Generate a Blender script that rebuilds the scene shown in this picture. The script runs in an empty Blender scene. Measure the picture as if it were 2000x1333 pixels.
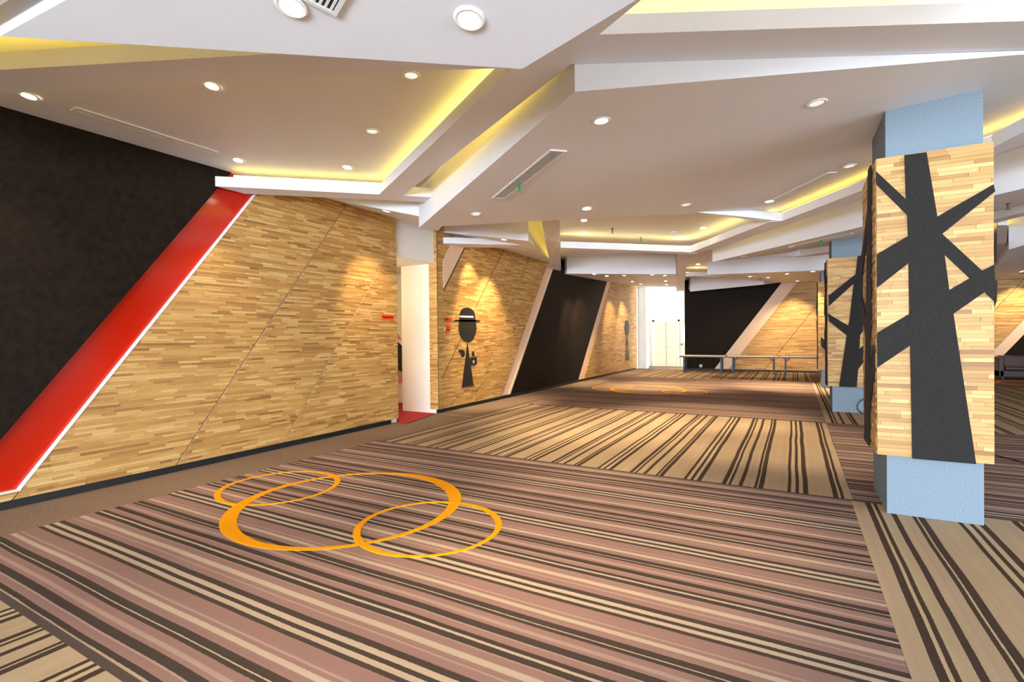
import bpy, bmesh, math, random
from mathutils import Vector, Matrix
from mathutils.geometry import tessellate_polygon
random.seed(7)
SC = bpy.context.scene
COL = SC.collection
PI = math.pi

# ------------------------------------------------------------------ camera
def rad(a): return a * PI / 180
def make_camera():
    yaw, pit, rol, f = rad(-29.374), rad(-0.467), rad(-0.598), 981.0
    fw = Vector((math.sin(yaw) * math.cos(pit), math.cos(yaw) * math.cos(pit), math.sin(pit)))
    rt = Vector((math.cos(yaw), -math.sin(yaw), 0)); up = rt.cross(fw)
    c, s = math.cos(rol), math.sin(rol)
    r2 = rt * c + up * s; u2 = up * c - rt * s
    cam = bpy.data.cameras.new('camera'); o = bpy.data.objects.new('camera', cam); COL.objects.link(o)
    cam.sensor_width = 36; cam.lens = f / 2000 * 36; cam.clip_end = 200; cam.clip_start = 0.05
    m = Matrix((r2, u2, -fw)).transposed().to_4x4(); m.translation = Vector((0, 0, 1.6))
    o.matrix_world = m; SC.camera = o
make_camera()

# ------------------------------------------------------------------ world, daylight, exposure
w = bpy.data.worlds.new('sky'); SC.world = w; w.use_nodes = True
w.node_tree.nodes['Background'].inputs[0].default_value = (0.62, 0.78, 1.0, 1)
w.node_tree.nodes['Background'].inputs[1].default_value = 1.0
SC.view_settings.view_transform = 'Standard'; SC.view_settings.look = 'None'
SC.view_settings.gamma = 1.0; SC.view_settings.use_curve_mapping = False
SC.view_settings.exposure = 0.38
def area(name, loc, target, sx, sy, power, color):
    l = bpy.data.lights.new(name, 'AREA'); l.shape = 'RECTANGLE'; l.size = sx; l.size_y = sy
    l.energy = power; l.color = color
    o = bpy.data.objects.new(name, l); COL.objects.link(o); o.location = loc
    d = Vector(target) - Vector(loc); o.rotation_euler = d.to_track_quat('-Z', 'Y').to_euler()
    return o
# daylight entering through the glazing behind the camera and on the right, and at the far corridor
area('window_daylight_back', (0.5, -13.8, 1.75), (0.5, 0, 1.75), 15.0, 2.9, 4900, (0.72, 0.86, 1.0))
area('window_daylight_right', (11.8, 2.0, 1.7), (0, 2.0, 1.7), 9.0, 2.6, 600, (0.78, 0.89, 1.0))
area('window_daylight_corridor', (-1.3, 26.2, 1.5), (-6.6, 23.0, 1.5), 1.8, 2.6, 420, (1.0, 0.97, 0.88))

# ------------------------------------------------------------------ materials
def srgb(r, g, b):
    def f(c):
        c /= 255.0
        return c / 12.92 if c <= 0.04045 else ((c + 0.055) / 1.055) ** 2.4
    return (f(r), f(g), f(b), 1.0)
def newmat(name, color=(0.8, 0.8, 0.8, 1), rough=0.6, metal=0.0, spec=0.5):
    m = bpy.data.materials.new(name); m.use_nodes = True
    b = m.node_tree.nodes['Principled BSDF']
    b.inputs['Base Color'].default_value = color; b.inputs['Roughness'].default_value = rough
    b.inputs['Metallic'].default_value = metal; b.inputs['Specular IOR Level'].default_value = spec
    return m
def N(m, t, **kw):
    n = m.node_tree.nodes.new(t)
    for k, v in kw.items(): setattr(n, k, v)
    return n
def LK(m, a, b): m.node_tree.links.new(a, b)
def bsdf(m): return m.node_tree.nodes['Principled BSDF']
def math_node(m, op, a, b=None):
    n = N(m, 'ShaderNodeMath', operation=op)
    for i, v in enumerate((a, b)):
        if v is None: continue
        if isinstance(v, (int, float)): n.inputs[i].default_value = v
        else: LK(m, v, n.inputs[i])
    return n.outputs[0]
def noise(m, scale, detail=2.0, vec=None, rough=0.5):
    n = N(m, 'ShaderNodeTexNoise'); n.inputs['Scale'].default_value = scale; n.inputs['Detail'].default_value = detail
    n.inputs['Roughness'].default_value = rough
    if vec is not None: LK(m, vec, n.inputs['Vector'])
    return n.outputs['Fac']
def pos(m): return N(m, 'ShaderNodeNewGeometry').outputs['Position']
def ramp(m, fac, stops, interp='LINEAR'):
    r = N(m, 'ShaderNodeValToRGB'); cr = r.color_ramp; cr.interpolation = interp
    while len(cr.elements) < len(stops): cr.elements.new(0.5)
    while len(cr.elements) > len(stops): cr.elements.remove(cr.elements[-1])
    for e, (p, c) in zip(cr.elements, stops): e.position = p
    for e, (p, c) in zip(cr.elements, stops): e.position = p; e.color = c
    LK(m, fac, r.inputs['Fac']); return r.outputs['Color']
def bump(m, h, strength, dist):
    b = N(m, 'ShaderNodeBump'); b.inputs['Strength'].default_value = strength; b.inputs['Distance'].default_value = dist
    LK(m, h, b.inputs['Height']); LK(m, b.outputs['Normal'], bsdf(m).inputs['Normal'])
def mul(m, col, fac, lo, hi):
    """col * remap(fac, lo..hi)"""
    mr = N(m, 'ShaderNodeMapRange'); mr.inputs['To Min'].default_value = lo; mr.inputs['To Max'].default_value = hi
    LK(m, fac, mr.inputs['Value'])
    v = N(m, 'ShaderNodeVectorMath', operation='SCALE'); LK(m, col, v.inputs[0]); LK(m, mr.outputs[0], v.inputs['Scale'])
    return v.outputs[0]

M = {}
def paint(name, c, rough=0.55):
    m = newmat(name, c, rough); p = pos(m)
    col = ramp(m, noise(m, 1.3, 3, p), [(0.3, tuple(x * 0.96 for x in c[:3]) + (1,)), (0.7, c)])
    LK(m, col, bsdf(m).inputs['Base Color']); bump(m, noise(m, 6, 3, p), 0.12, 0.01)
    return m
M['paint'] = paint('ceiling_paint', (0.80, 0.80, 0.845, 1))
M['wallpaint'] = paint('white_wall_paint', (0.83, 0.80, 0.75, 1))
M['band'] = paint('cream_band_paint', (0.80, 0.54, 0.36, 1), 0.45)
M['white'] = newmat('white_metal', (0.85, 0.85, 0.83, 1), 0.4)
M['vent'] = newmat('vent_white', (0.78, 0.76, 0.74, 1), 0.45)
M['ventdark'] = newmat('vent_cavity', (0.035, 0.035, 0.04, 1), 0.8)
M['red'] = newmat('red_gloss_panel', srgb(180, 28, 4), 0.13)
M['black'] = newmat('kick_black', (0.008, 0.008, 0.01, 1), 0.5)
M['felt'] = newmat('black_felt', (0.028, 0.027, 0.026, 1), 0.95)
LK(M['felt'], ramp(M['felt'], noise(M['felt'], 90, 3, pos(M['felt'])), [(0.3, (0.008, 0.0068, 0.006, 1)), (0.7, (0.022, 0.0185, 0.016, 1))]), bsdf(M['felt']).inputs['Base Color'])
M['decal'] = newmat('black_decal', (0.012, 0.010, 0.009, 1), 0.55)
def m_darkwall():
    m = newmat('dark_brown_wall_finish', (0.02, 0.012, 0.008, 1), 0.6, spec=0.12); p = pos(m)
    LK(m, ramp(m, noise(m, 14, 5, p), [(0.3, (0.006, 0.0032, 0.002, 1)), (0.75, (0.017, 0.0095, 0.005, 1))]), bsdf(m).inputs['Base Color'])
    bump(m, noise(m, 40, 4, p), 0.3, 0.01); return m
M['dark'] = m_darkwall()
def m_fabric():
    m = newmat('grey_fabric', (0.4, 0.42, 0.45, 1), 0.95, spec=0.2); p = pos(m)
    LK(m, ramp(m, noise(m, 130, 3, p), [(0.3, (0.15, 0.195, 0.235, 1)), (0.7, (0.265, 0.32, 0.375, 1))]), bsdf(m).inputs['Base Color'])
    return m
M['fabric'] = m_fabric()
def m_wood(name, single):
    m = newmat(name, rough=0.5, spec=0.4); p = pos(m)
    if single: r = N(m, 'ShaderNodeObjectInfo').outputs['Random']
    else: r = N(m, 'ShaderNodeNewGeometry').outputs['Random Per Island']
    c = ramp(m, r, [(0.0, srgb(146, 101, 52)), (0.12, srgb(174, 127, 69)), (0.45, srgb(188, 142, 78)), (0.75, srgb(200, 157, 92)), (1.0, srgb(214, 177, 114))])
    mp = N(m, 'ShaderNodeMapping'); mp.inputs['Scale'].default_value = (3, 3, 70); LK(m, p, mp.inputs['Vector'])
    off = N(m, 'ShaderNodeVectorMath', operation='ADD'); LK(m, mp.outputs[0], off.inputs[0])
    cm = N(m, 'ShaderNodeCombineXYZ'); LK(m, math_node(m, 'MULTIPLY', r, 37.0), cm.inputs[0]); LK(m, cm.outputs[0], off.inputs[1])
    g = noise(m, 1.0, 4, off.outputs[0], 0.6)
    LK(m, mul(m, c, g, 0.70, 1.22), bsdf(m).inputs['Base Color'])
    return m
M['wood'] = m_wood('oak_strip', False); M['wood1'] = m_wood('oak_strip_single', True)
M['woodback'] = newmat('strip_backing', srgb(150, 108, 62), 0.7)
# carpets
def carpet_base(m, col, p):
    n = noise(m, 420, 2, p); c = mul(m, col, n, 0.78, 1.2)
    n2 = noise(m, 2.2, 3, p); c = mul(m, c, n2, 0.9, 1.08)
    LK(m, c, bsdf(m).inputs['Base Color']); bsdf(m).inputs['Roughness'].default_value = 1.0
    bsdf(m).inputs['Specular IOR Level'].default_value = 0.1
    bump(m, n, 0.35, 0.004)
def m_stripes(name, axis, phase, period, stops, cols):
    m = newmat(name); p = pos(m)
    sx = N(m, 'ShaderNodeSeparateXYZ'); LK(m, p, sx.inputs[0])
    c = sx.outputs[axis]
    wob = math_node(m, 'MULTIPLY', math_node(m, 'SUBTRACT', noise(m, 0.9, 2, p), 0.5), 0.03)
    wob2 = math_node(m, 'MULTIPLY', math_node(m, 'SUBTRACT', noise(m, 60, 1, p), 0.5), 0.006)
    c = math_node(m, 'ADD', math_node(m, 'ADD', c, wob), wob2)
    u = math_node(m, 'FRACT', math_node(m, 'DIVIDE', math_node(m, 'ADD', c, 50 * period - phase), period))
    col = ramp(m, u, [(a, cols[k]) for a, k in stops], 'CONSTANT')
    # thread-level tone shifts along the stripe
    cb = N(m, 'ShaderNodeCombineXYZ'); LK(m, math_node(m, 'MULTIPLY', c, 28.0), cb.inputs[axis])
    col = mul(m, col, noise(m, 1.0, 2, cb.outputs[0]), 0.86, 1.13)
    if 'cream' in name:
        tint = ramp(m, noise(m, 0.45, 2, cb.outputs[0]), [(0.35, (0.97, 0.915, 0.93, 1)), (0.65, (1.03, 1.02, 0.95, 1))])
        vm = N(m, 'ShaderNodeVectorMath', operation='MULTIPLY'); LK(m, col, vm.inputs[0]); LK(m, tint, vm.inputs[1]); col = vm.outputs[0]
    carpet_base(m, col, p); return m
MS = [(0.0, 'P'), (0.0512, 'L'), (0.0662, 'P'), (0.1005, 'C'), (0.1435, 'P'), (0.1959, 'L'), (0.2042, 'D'), (0.2477, 'C'), (0.2673, 'D'), (0.2977, 'P'), (0.3467, 'L'), (0.3558, 'D'), (0.4066, 'P'), (0.435, 'L'), (0.4639, 'P'), (0.5082, 'D'), (0.5384, 'C'), (0.5455, 'D'), (0.59, 'P'), (0.6431, 'C'), (0.6758, 'P'), (0.7035, 'L'), (0.7203, 'P'), (0.8188, 'D'), (0.8488, 'C'), (0.8855, 'D'), (0.9166, 'C'), (0.9547, 'D')]
CS = [(0.0, 'D'), (0.0405, 'L'), (0.0625, 'D'), (0.0881, 'C'), (0.1569, 'D'), (0.1964, 'C'), (0.3029, 'D'), (0.331, 'L'), (0.3415, 'D'), (0.3868, 'C'), (0.6083, 'D'), (0.6384, 'L'), (0.6782, 'D'), (0.7079, 'L'), (0.744, 'D'), (0.7896, 'C')]
mc = {'P': srgb(147, 115, 106), 'L': srgb(168, 140, 127), 'C': srgb(184, 164, 142), 'D': srgb(74, 62, 55)}
cc = {'C': srgb(182, 160, 130), 'L': srgb(192, 171, 136), 'D': srgb(76, 61, 51)}
M['mauve'] = m_stripes('carpet_mauve_stripes', 1, 2.95, 1.015, MS, mc)
M['cream'] = m_stripes('carpet_cream_stripes', 0, 0.32, 1.012, CS, cc)
M['cream2'] = m_stripes('carpet_cream_stripes_aisle', 0, 0.57, 1.012, CS, cc)
M['edge'] = newmat('carpet_dark_edging', srgb(78, 62, 52), 1.0)
M['runner'] = newmat('carpet_runner'); carpet_base(M['runner'], ramp(M['runner'], noise(M['runner'], 110, 3, pos(M['runner'])), [(0.3, srgb(98, 80, 68)), (0.7, srgb(162, 138, 116))]), pos(M['runner']))
M['redcarpet'] = newmat('carpet_red', srgb(158, 26, 30), 1.0)
M['ring'] = newmat('carpet_yellow'); carpet_base(M['ring'], ramp(M['ring'], noise(M['ring'], 200, 2, pos(M['ring'])), [(0.3, srgb(238, 151, 6)), (0.7, srgb(250, 168, 14))]), pos(M['ring']))
M['tabletop'] = newmat('table_laminate', srgb(232, 204, 156), 0.35)
M['steel'] = newmat('table_steel', srgb(40, 46, 58), 0.4, 0.3)
M['leather'] = newmat('sofa_leather', srgb(54, 19, 14), 0.4)
M['sign'] = newmat('sign_orange', srgb(222, 72, 30), 0.4)
M['signtext'] = newmat('sign_text', srgb(40, 12, 8), 0.5)
M['signpale'] = newmat('sign_pale', srgb(236, 200, 170), 0.5)
M['green'] = newmat('green_ribbon', srgb(20, 150, 70), 0.6)
M['brass'] = newmat('sprinkler_brass', srgb(110, 80, 52), 0.4, 0.6)
M['chrome'] = newmat('chrome', (0.6, 0.6, 0.6, 1), 0.25, 1.0)
M['cable'] = newmat('cable_black', (0.015, 0.015, 0.015, 1), 0.5)
M['door'] = newmat('door_paint', srgb(226, 214, 188), 0.45)
M['pink'] = newmat('poster_pink', srgb(205, 140, 135), 0.5)
M['paper'] = newmat('poster_paper', srgb(240, 232, 214), 0.5)
def emis(name, c, s):
    m = bpy.data.materials.new(name); m.use_nodes = True; nt = m.node_tree; nt.nodes.clear()
    e = nt.nodes.new('ShaderNodeEmission'); e.inputs[0].default_value = c; e.inputs[1].default_value = s
    o = nt.nodes.new('ShaderNodeOutputMaterial'); nt.links.new(e.outputs[0], o.inputs[0]); return m
M['lednear'] = emis('cove_led_bright', (1.0, 0.66, 0.08, 1), 11)
M['ledlow'] = emis('cove_led_low', (1.0, 0.62, 0.05, 1), 2.2)
M['ledcool'] = emis('cove_led_strong', (1.0, 0.78, 0.22, 1), 9)
M['lamp_on'] = emis('downlight_lit', (1.0, 0.82, 0.52, 1), 30)
M['lamp_dim'] = emis('downlight_dim', (1.0, 0.93, 0.80, 1), 0.75)
M['led'] = emis('cove_led', (1.0, 0.66, 0.06, 1), 7)
M['ledw'] = emis('cove_led_white', (1.0, 0.74, 0.14, 1), 6.5)
M['skyglass'] = emis('daylit_glass', (0.86, 0.93, 1.0, 1), 2.2)

# ------------------------------------------------------------------ mesh helpers
def link(name, me, mat, parent=None):
    o = bpy.data.objects.new(name, me); COL.objects.link(o)
    if mat is not None and not me.materials: me.materials.append(M[mat] if isinstance(mat, str) else mat)
    if parent: o.parent = parent
    return o
def meshobj(name, verts, faces, mat, parent=None):
    me = bpy.data.meshes.new(name); me.from_pydata([tuple(v) for v in verts], [], faces); me.update()
    bm = bmesh.new(); bm.from_mesh(me); bmesh.ops.recalc_face_normals(bm, faces=bm.faces[:]); bm.to_mesh(me); bm.free()
    return link(name, me, mat, parent)
def empty(name, loc=(0, 0, 0), rz=0):
    o = bpy.data.objects.new(name, None); COL.objects.link(o); o.location = loc; o.rotation_euler = (0, 0, rz)
    o.empty_display_size = 0.1; return o
def tag(o, label, cat, group=None):
    o['label'] = label; o['category'] = cat
    if group: o['group'] = group
    return o
def struct(o, label=None):
    o['kind'] = 'structure'
    if label: o['label'] = label; o['category'] = o.name.split('.')[0].split('_')[0]
    return o
class MB:
    def __init__(s): s.v = []; s.f = []
    def box(s, x0, x1, y0, y1, z0, z1):
        b = len(s.v)
        s.v += [(x, y, z) for z in (z0, z1) for y in (y0, y1) for x in (x0, x1)]
        s.f += [tuple(b + i for i in q) for q in ((0, 2, 3, 1), (4, 5, 7, 6), (0, 1, 5, 4), (2, 6, 7, 3), (0, 4, 6, 2), (1, 3, 7, 5))]
        return s
    def tube(s, a, c, r, n=10):
        a = Vector(a); c = Vector(c); d = (c - a).normalized()
        t = d.orthogonal().normalized(); q = d.cross(t); b = len(s.v)
        for p in (a, c):
            for i in range(n):
                an = 2 * PI * i / n; s.v.append(tuple(p + t * r * math.cos(an) + q * r * math.sin(an)))
        s.f += [(b + i, b + (i + 1) % n, b + n + (i + 1) % n, b + n + i) for i in range(n)]
        s.f += [tuple(b + i for i in range(n))[::-1], tuple(b + n + i for i in range(n))]
        return s
    def lathe(s, prof, n=20, c=(0, 0, 0)):
        b = len(s.v)
        for r, z in prof:
            for i in range(n):
                an = 2 * PI * i / n; s.v.append((c[0] + r * math.cos(an), c[1] + r * math.sin(an), c[2] + z))
        for k in range(len(prof) - 1):
            s.f += [(b + k * n + i, b + k * n + (i + 1) % n, b + (k + 1) * n + (i + 1) % n, b + (k + 1) * n + i) for i in range(n)]
        s.f += [tuple(b + i for i in range(n))[::-1], tuple(b + (len(prof) - 1) * n + i for i in range(n))]
        return s
    def extr(s, loops, mapf, t0, t1):
        """2-D loops (outer, holes...) extruded from t0 to t1 through mapf(u, v, t)"""
        tri = tessellate_polygon([[Vector((p[0], p[1], 0)) for p in L] for L in loops])
        flat = [p for L in loops for p in L]; n = len(flat); b = len(s.v)
        s.v += [tuple(mapf(p[0], p[1], t0)) for p in flat] + [tuple(mapf(p[0], p[1], t1)) for p in flat]
        s.f += [(b + a, b + c, b + d) for a, c, d in tri] + [(b + n + d, b + n + c, b + n + a) for a, c, d in tri]
        k = 0
        for L in loops:
            m = len(L)
            s.f += [(b + k + i, b + k + (i + 1) % m, b + n + k + (i + 1) % m, b + n + k + i) for i in range(m)]
            k += m
        return s
    def build(s, name, mat, parent=None, bevel=0):
        me = bpy.data.meshes.new(name); me.from_pydata(s.v, [], s.f); me.update()
        bm = bmesh.new(); bm.from_mesh(me); bmesh.ops.recalc_face_normals(bm, faces=bm.faces[:])
        if bevel: bmesh.ops.bevel(bm, geom=[e for e in bm.edges if e.is_manifold and e.calc_face_angle(0) > 0.6], offset=bevel, segments=2, profile=0.6, affect='EDGES')
        bm.to_mesh(me); bm.free()
        return link(name, me, mat, parent)
def prism(name, bottom, top, mat, parent=None, holes=()):
    """polygon with its own z at each corner, carried up to height top (absolute z, or +thickness as a string '+0.13')"""
    loops = [bottom] + list(holes)
    tri = tessellate_polygon([[Vector((p[0], p[1], 0)) for p in L] for L in loops])
    flat = [p for L in loops for p in L]; n = len(flat)
    tz = (lambda z: z + float(top)) if isinstance(top, str) else (lambda z: max(top, z + 0.02))
    v = list(flat) + [(p[0], p[1], tz(p[2])) for p in flat]
    f = [tuple(t) for t in tri] + [(n + t[2], n + t[1], n + t[0]) for t in tri]
    k = 0
    for L in loops:
        m = len(L); f += [(k + i, k + (i + 1) % m, n + k + (i + 1) % m, n + k + i) for i in range(m)]; k += m
    return meshobj(name, v, f, mat, parent)
def copy_tree(o, parent=None):
    c = o.copy(); COL.objects.link(c); c.parent = parent
    for ch in list(o.children): copy_tree(ch, c)
    return c

# ------------------------------------------------------------------ floor
floor = struct(MB().box(-12, 13, -14.2, 28, -0.2, -0.012).build('floor', 'runner'), 'brown heathered carpet floor under the striped fields')
def field(x0, x1, y0, y1, mat, name='carpet_field'):
    return MB().box(x0, x1, y0, y1, -0.012, 0.0).build(name, mat, floor)
XL, XE = -5.70, 0.483
g = 0.0015
field(XL, XE - g, -14.0, 1.16 - g, 'cream'); field(XL, XE - g, 1.16 + g, 5.77 - g, 'mauve')
field(XL + 0.12, XE - g, 5.77 + g, 10.58 - g, 'cream'); field(XL + 0.18, XE - g, 10.58 + g, 19.5 - g, 'mauve')
field(XL + 0.18, XE - g, 19.5 + g, 23.8, 'cream')
XR = 12.0
field(XE + g, XR, -14.0, 5.77 - g, 'cream2'); field(XE + g, XR, 5.77 + g, 10.58 - g, 'mauve')
field(XE + g, XR, 10.58 + g, 19.5 - g, 'cream2'); field(XE + g, XR, 19.5 + g, 23.8, 'mauve')
for (x0, x1, y) in ((XL, XE, 5.77), (XL + 0.15, XE, 10.58), (XE, XR, 5.77), (XE, XR, 10.58), (XL, XE, 1.16)):
    MB().box(x0, x1, y - 0.022, y + 0.022, -0.011, 0.0012).build('seam_strip', 'edge', floor)
MB().box(XE - 0.02, XE + 0.012, -14, 5.77, -0.011, 0.001).build('seam_strip', M['cream2'], floor)
for y0, y1 in ((-14.0, 7.24), (8.45, 23.8)): MB().box(-6.62, XL - g, y0, y1, -0.012, -0.001).build('carpet_runner', 'runner', floor)
MB().box(-12, -6.62, 4.5, 12, -0.012, 0.0005).build('passage_carpet', 'redcarpet', floor)
meshobj('passage_carpet', [(-6.62, 7.24, 0.0005), (-6.30, 7.10, 0.0005), (-6.62, 8.45, 0.0005)], [(0, 1, 2)], 'redcarpet', floor)
def ring(cx, cy, R, wmin, wmax, th0, h=0.004):
    n = 96; v = []
    for z in (0.0, h):
        for k in range(n):
            a = 2 * PI * k / n; wd = wmin + (wmax - wmin) * (math.cos(a - th0) ** 2) ** 1.3
            v.append((cx + R * math.cos(a), cy + R * math.sin(a), z)); v.append((cx + (R - wd) * math.cos(a), cy + (R - wd) * math.sin(a), z))
    f = []; m = 2 * n
    for k in range(n):
        a, b, c, d = 2 * k, 2 * k + 1, (2 * k + 2) % m, (2 * k + 3) % m
        f += [(m + a, m + c, m + d, m + b), (a, b, d, c), (a, c, m + c, m + a), (b, m + b, m + d, d)]
    meshobj('carpet_ring', v, f, 'ring', floor)
for dy in (0, 11.4):
    ring(-3.79, 3.46 + dy, 1.09, 0.045, 0.135, math.atan2(-0.91, -0.66))
    ring(-4.88, 3.50 + dy, 0.62, 0.028, 0.06, math.atan2(-0.8, -0.6), 0.005)
    ring(-2.72, 3.36 + dy, 0.62, 0.028, 0.06, math.atan2(-0.8, -0.6), 0.006)
ring(6.5, 21.3, 1.0, 0.045, 0.13, 2.6)

# ------------------------------------------------------------------ walls
TOPZ = 4.15
wl = MB()
wl.box(-6.9, -6.62, -14.2, 7.24, 0, TOPZ).box(-6.9, -6.62, 8.46, 28, 0, TOPZ).box(-6.9, -6.62, 7.24, 8.46, 3.17, TOPZ)
wall_left = struct(wl.build('wall_left', 'wallpaint'), 'long left wall behind the timber and dark panels')
wf = MB(); wf.box(-4.38, 13, 23.95, 24.15, 0, TOPZ)
wall_far = struct(wf.build('wall_far', 'wallpaint'), 'far end wall behind the folding tables')
wr = struct(MB().box(12, 12.2, -14.2, 24, 0, 0.35).box(12, 12.2, -14.2, 24, 3.05, TOPZ).box(12, 12.2, 6.6, 24, 0.35, 3.05).box(12, 12.2, -14.2, -2.6, 0.35, 3.05).build('wall_right', 'wallpaint'), 'plain right side wall')
wb = struct(MB().box(-6.9, 12.2, -14.4, -14.2, 0, 0.3).box(-6.9, 12.2, -14.4, -14.2, 3.25, TOPZ).box(-6.9, -6.0, -14.4, -14.2, 0.3, 3.25).box(8.0, 12.2, -14.4, -14.2, 0.3, 3.25).build('wall_back', 'wallpaint'), 'back wall with a long window')
w1 = struct(MB().box(-6.0, 8.0, -14.32, -14.30, 0.3, 3.25).build('window_1', 'skyglass'), 'long daylit window in the back wall')
fr = MB()
for i in range(7): fr.box(-6.0 + i * 14 / 6 - 0.03, -6.0 + i * 14 / 6 + 0.03, -14.3, -14.24, 0.3, 3.25)
fr.build('window_frame', 'white', w1)
w2 = struct(MB().box(12.1, 12.12, -2.6, 6.6, 0.35, 3.05).build('window_2', 'skyglass'), 'daylit window in the right wall')
fr = MB()
for i in range(5): fr.box(12.04, 12.1, -2.6 + i * 2.3 - 0.03, -2.6 + i * 2.3 + 0.03, 0.35, 3.05)
fr.build('window_frame', 'white', w2)
# passage behind the opening in the left wall
struct(MB().box(-10.2, -10.0, 5.0, 9.7, 0, 3.6).box(-10.2, -6.9, 4.8, 5.0, 0, 3.6).box(-10.2, -6.9, 9.5, 9.7, 0, 3.6).box(-10.2, -6.9, 4.8, 9.7, 3.17, 3.6).build('wall_passage', 'wallpaint'), 'white passage walls behind the opening')
struct(MB().box(-7.54, -6.745, 8.45, 8.57, 0, 3.17).build('wall_jamb', 'wallpaint'), 'white return wall at the side of the opening')
pl = bpy.data.lights.new('passage_lamp', 'POINT'); pl.energy = 50; pl.color = (1, 0.76, 0.42); pl.shadow_soft_size = 0.15
po = bpy.data.objects.new('passage_lamp', pl); COL.objects.link(po); po.location = (-7.7, 6.9, 2.7)

# corridor at the far left end
struct(MB().box(-6.9, -0.8, 26.5, 26.7, 0, TOPZ).build('wall_corridor', 'wallpaint'), 'white corridor wall with doors')
struct(MB().box(-0.9, -0.7, 24.15, 26.5, 0, 0.2).box(-0.9, -0.7, 24.15, 26.5, 2.9, TOPZ).build('wall_corridor_end', 'wallpaint'), 'corridor end wall around its window')
struct(MB().box(-0.80, -0.78, 24.15, 26.5, 0.2, 2.9).build('window_3', 'skyglass'), 'bright window at the end of the corridor')
struct(MB().box(-6.62, -6.25, 24.3, 24.75, 0, 3.9).build('trim_1', 'wallpaint'), 'white pilaster at the corridor mouth')
d1 = struct(MB().box(-6.36, -5.18, 26.44, 26.5, 0, 2.30).build('door_1', 'door'), 'pale double door at the end of the corridor')
MB().box(-6.46, -6.36, 26.42, 26.5, 0, 2.40).box(-5.18, -5.10, 26.42, 26.5, 0, 2.40).box(-6.46, -5.10, 26.42, 26.5, 2.30, 2.40).build('door_frame', 'wallpaint', d1)
MB().box(-5.78, -5.765, 26.436, 26.445, 0.02, 2.28).build('door_gap', 'ventdark', d1)
MB().tube((-5.70, 26.42, 1.0), (-5.58, 26.42, 1.0), 0.012).build('door_handle', 'chrome', d1)
d2 = struct(MB().box(-5.06, -4.2, 26.42, 26.48, 0, 2.30).build('door_2', 'door'), 'beige door with a glazed panel beside the dark end wall')
MB().box(-4.97, -4.35, 26.41, 26.43, 1.25, 2.14).build('door_pane', 'skyglass', d2)
MB().tube((-5.00, 26.38, 1.13), (-4.90, 26.38, 1.13), 0.012).box(-5.02, -4.98, 26.37, 26.42, 1.08, 1.18).build('door_handle', 'ventdark', d2)

# ------------------------------------------------------------------ timber strip cladding
def clip(poly, line):
    """keep the side where a*x+b*y+c >= 0"""
    a, b, c = line; out = []
    for i in range(len(poly)):
        p, q = poly[i], poly[(i + 1) % len(poly)]
        dp, dq = a * p[0] + b * p[1] + c, a * q[0] + b * q[1] + c
        if dp >= 0: out.append(p)
        if (dp >= 0) != (dq >= 0):
            t = dp / (dp - dq); out.append((p[0] + (q[0] - p[0]) * t, p[1] + (q[1] - p[1]) * t))
    return out
def poly_lines(poly):
    ar = sum(poly[i][0] * poly[(i + 1) % len(poly)][1] - poly[(i + 1) % len(poly)][0] * poly[i][1] for i in range(len(poly)))
    if ar < 0: poly = poly[::-1]
    L = []
    for i in range(len(poly)):
        (x0, y0), (x1, y1) = poly[i], poly[(i + 1) % len(poly)]
        L.append((-(y1 - y0), (x1 - x0), -(-(y1 - y0) * x0 + (x1 - x0) * y0)))
    return L
UNIT = MB().box(-0.5, 0.5, -0.5, 0.5, 0, 1).build('wood_strip_unit', 'wood1')
UNIT_ME = UNIT.data; bpy.data.objects.remove(UNIT)
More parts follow.
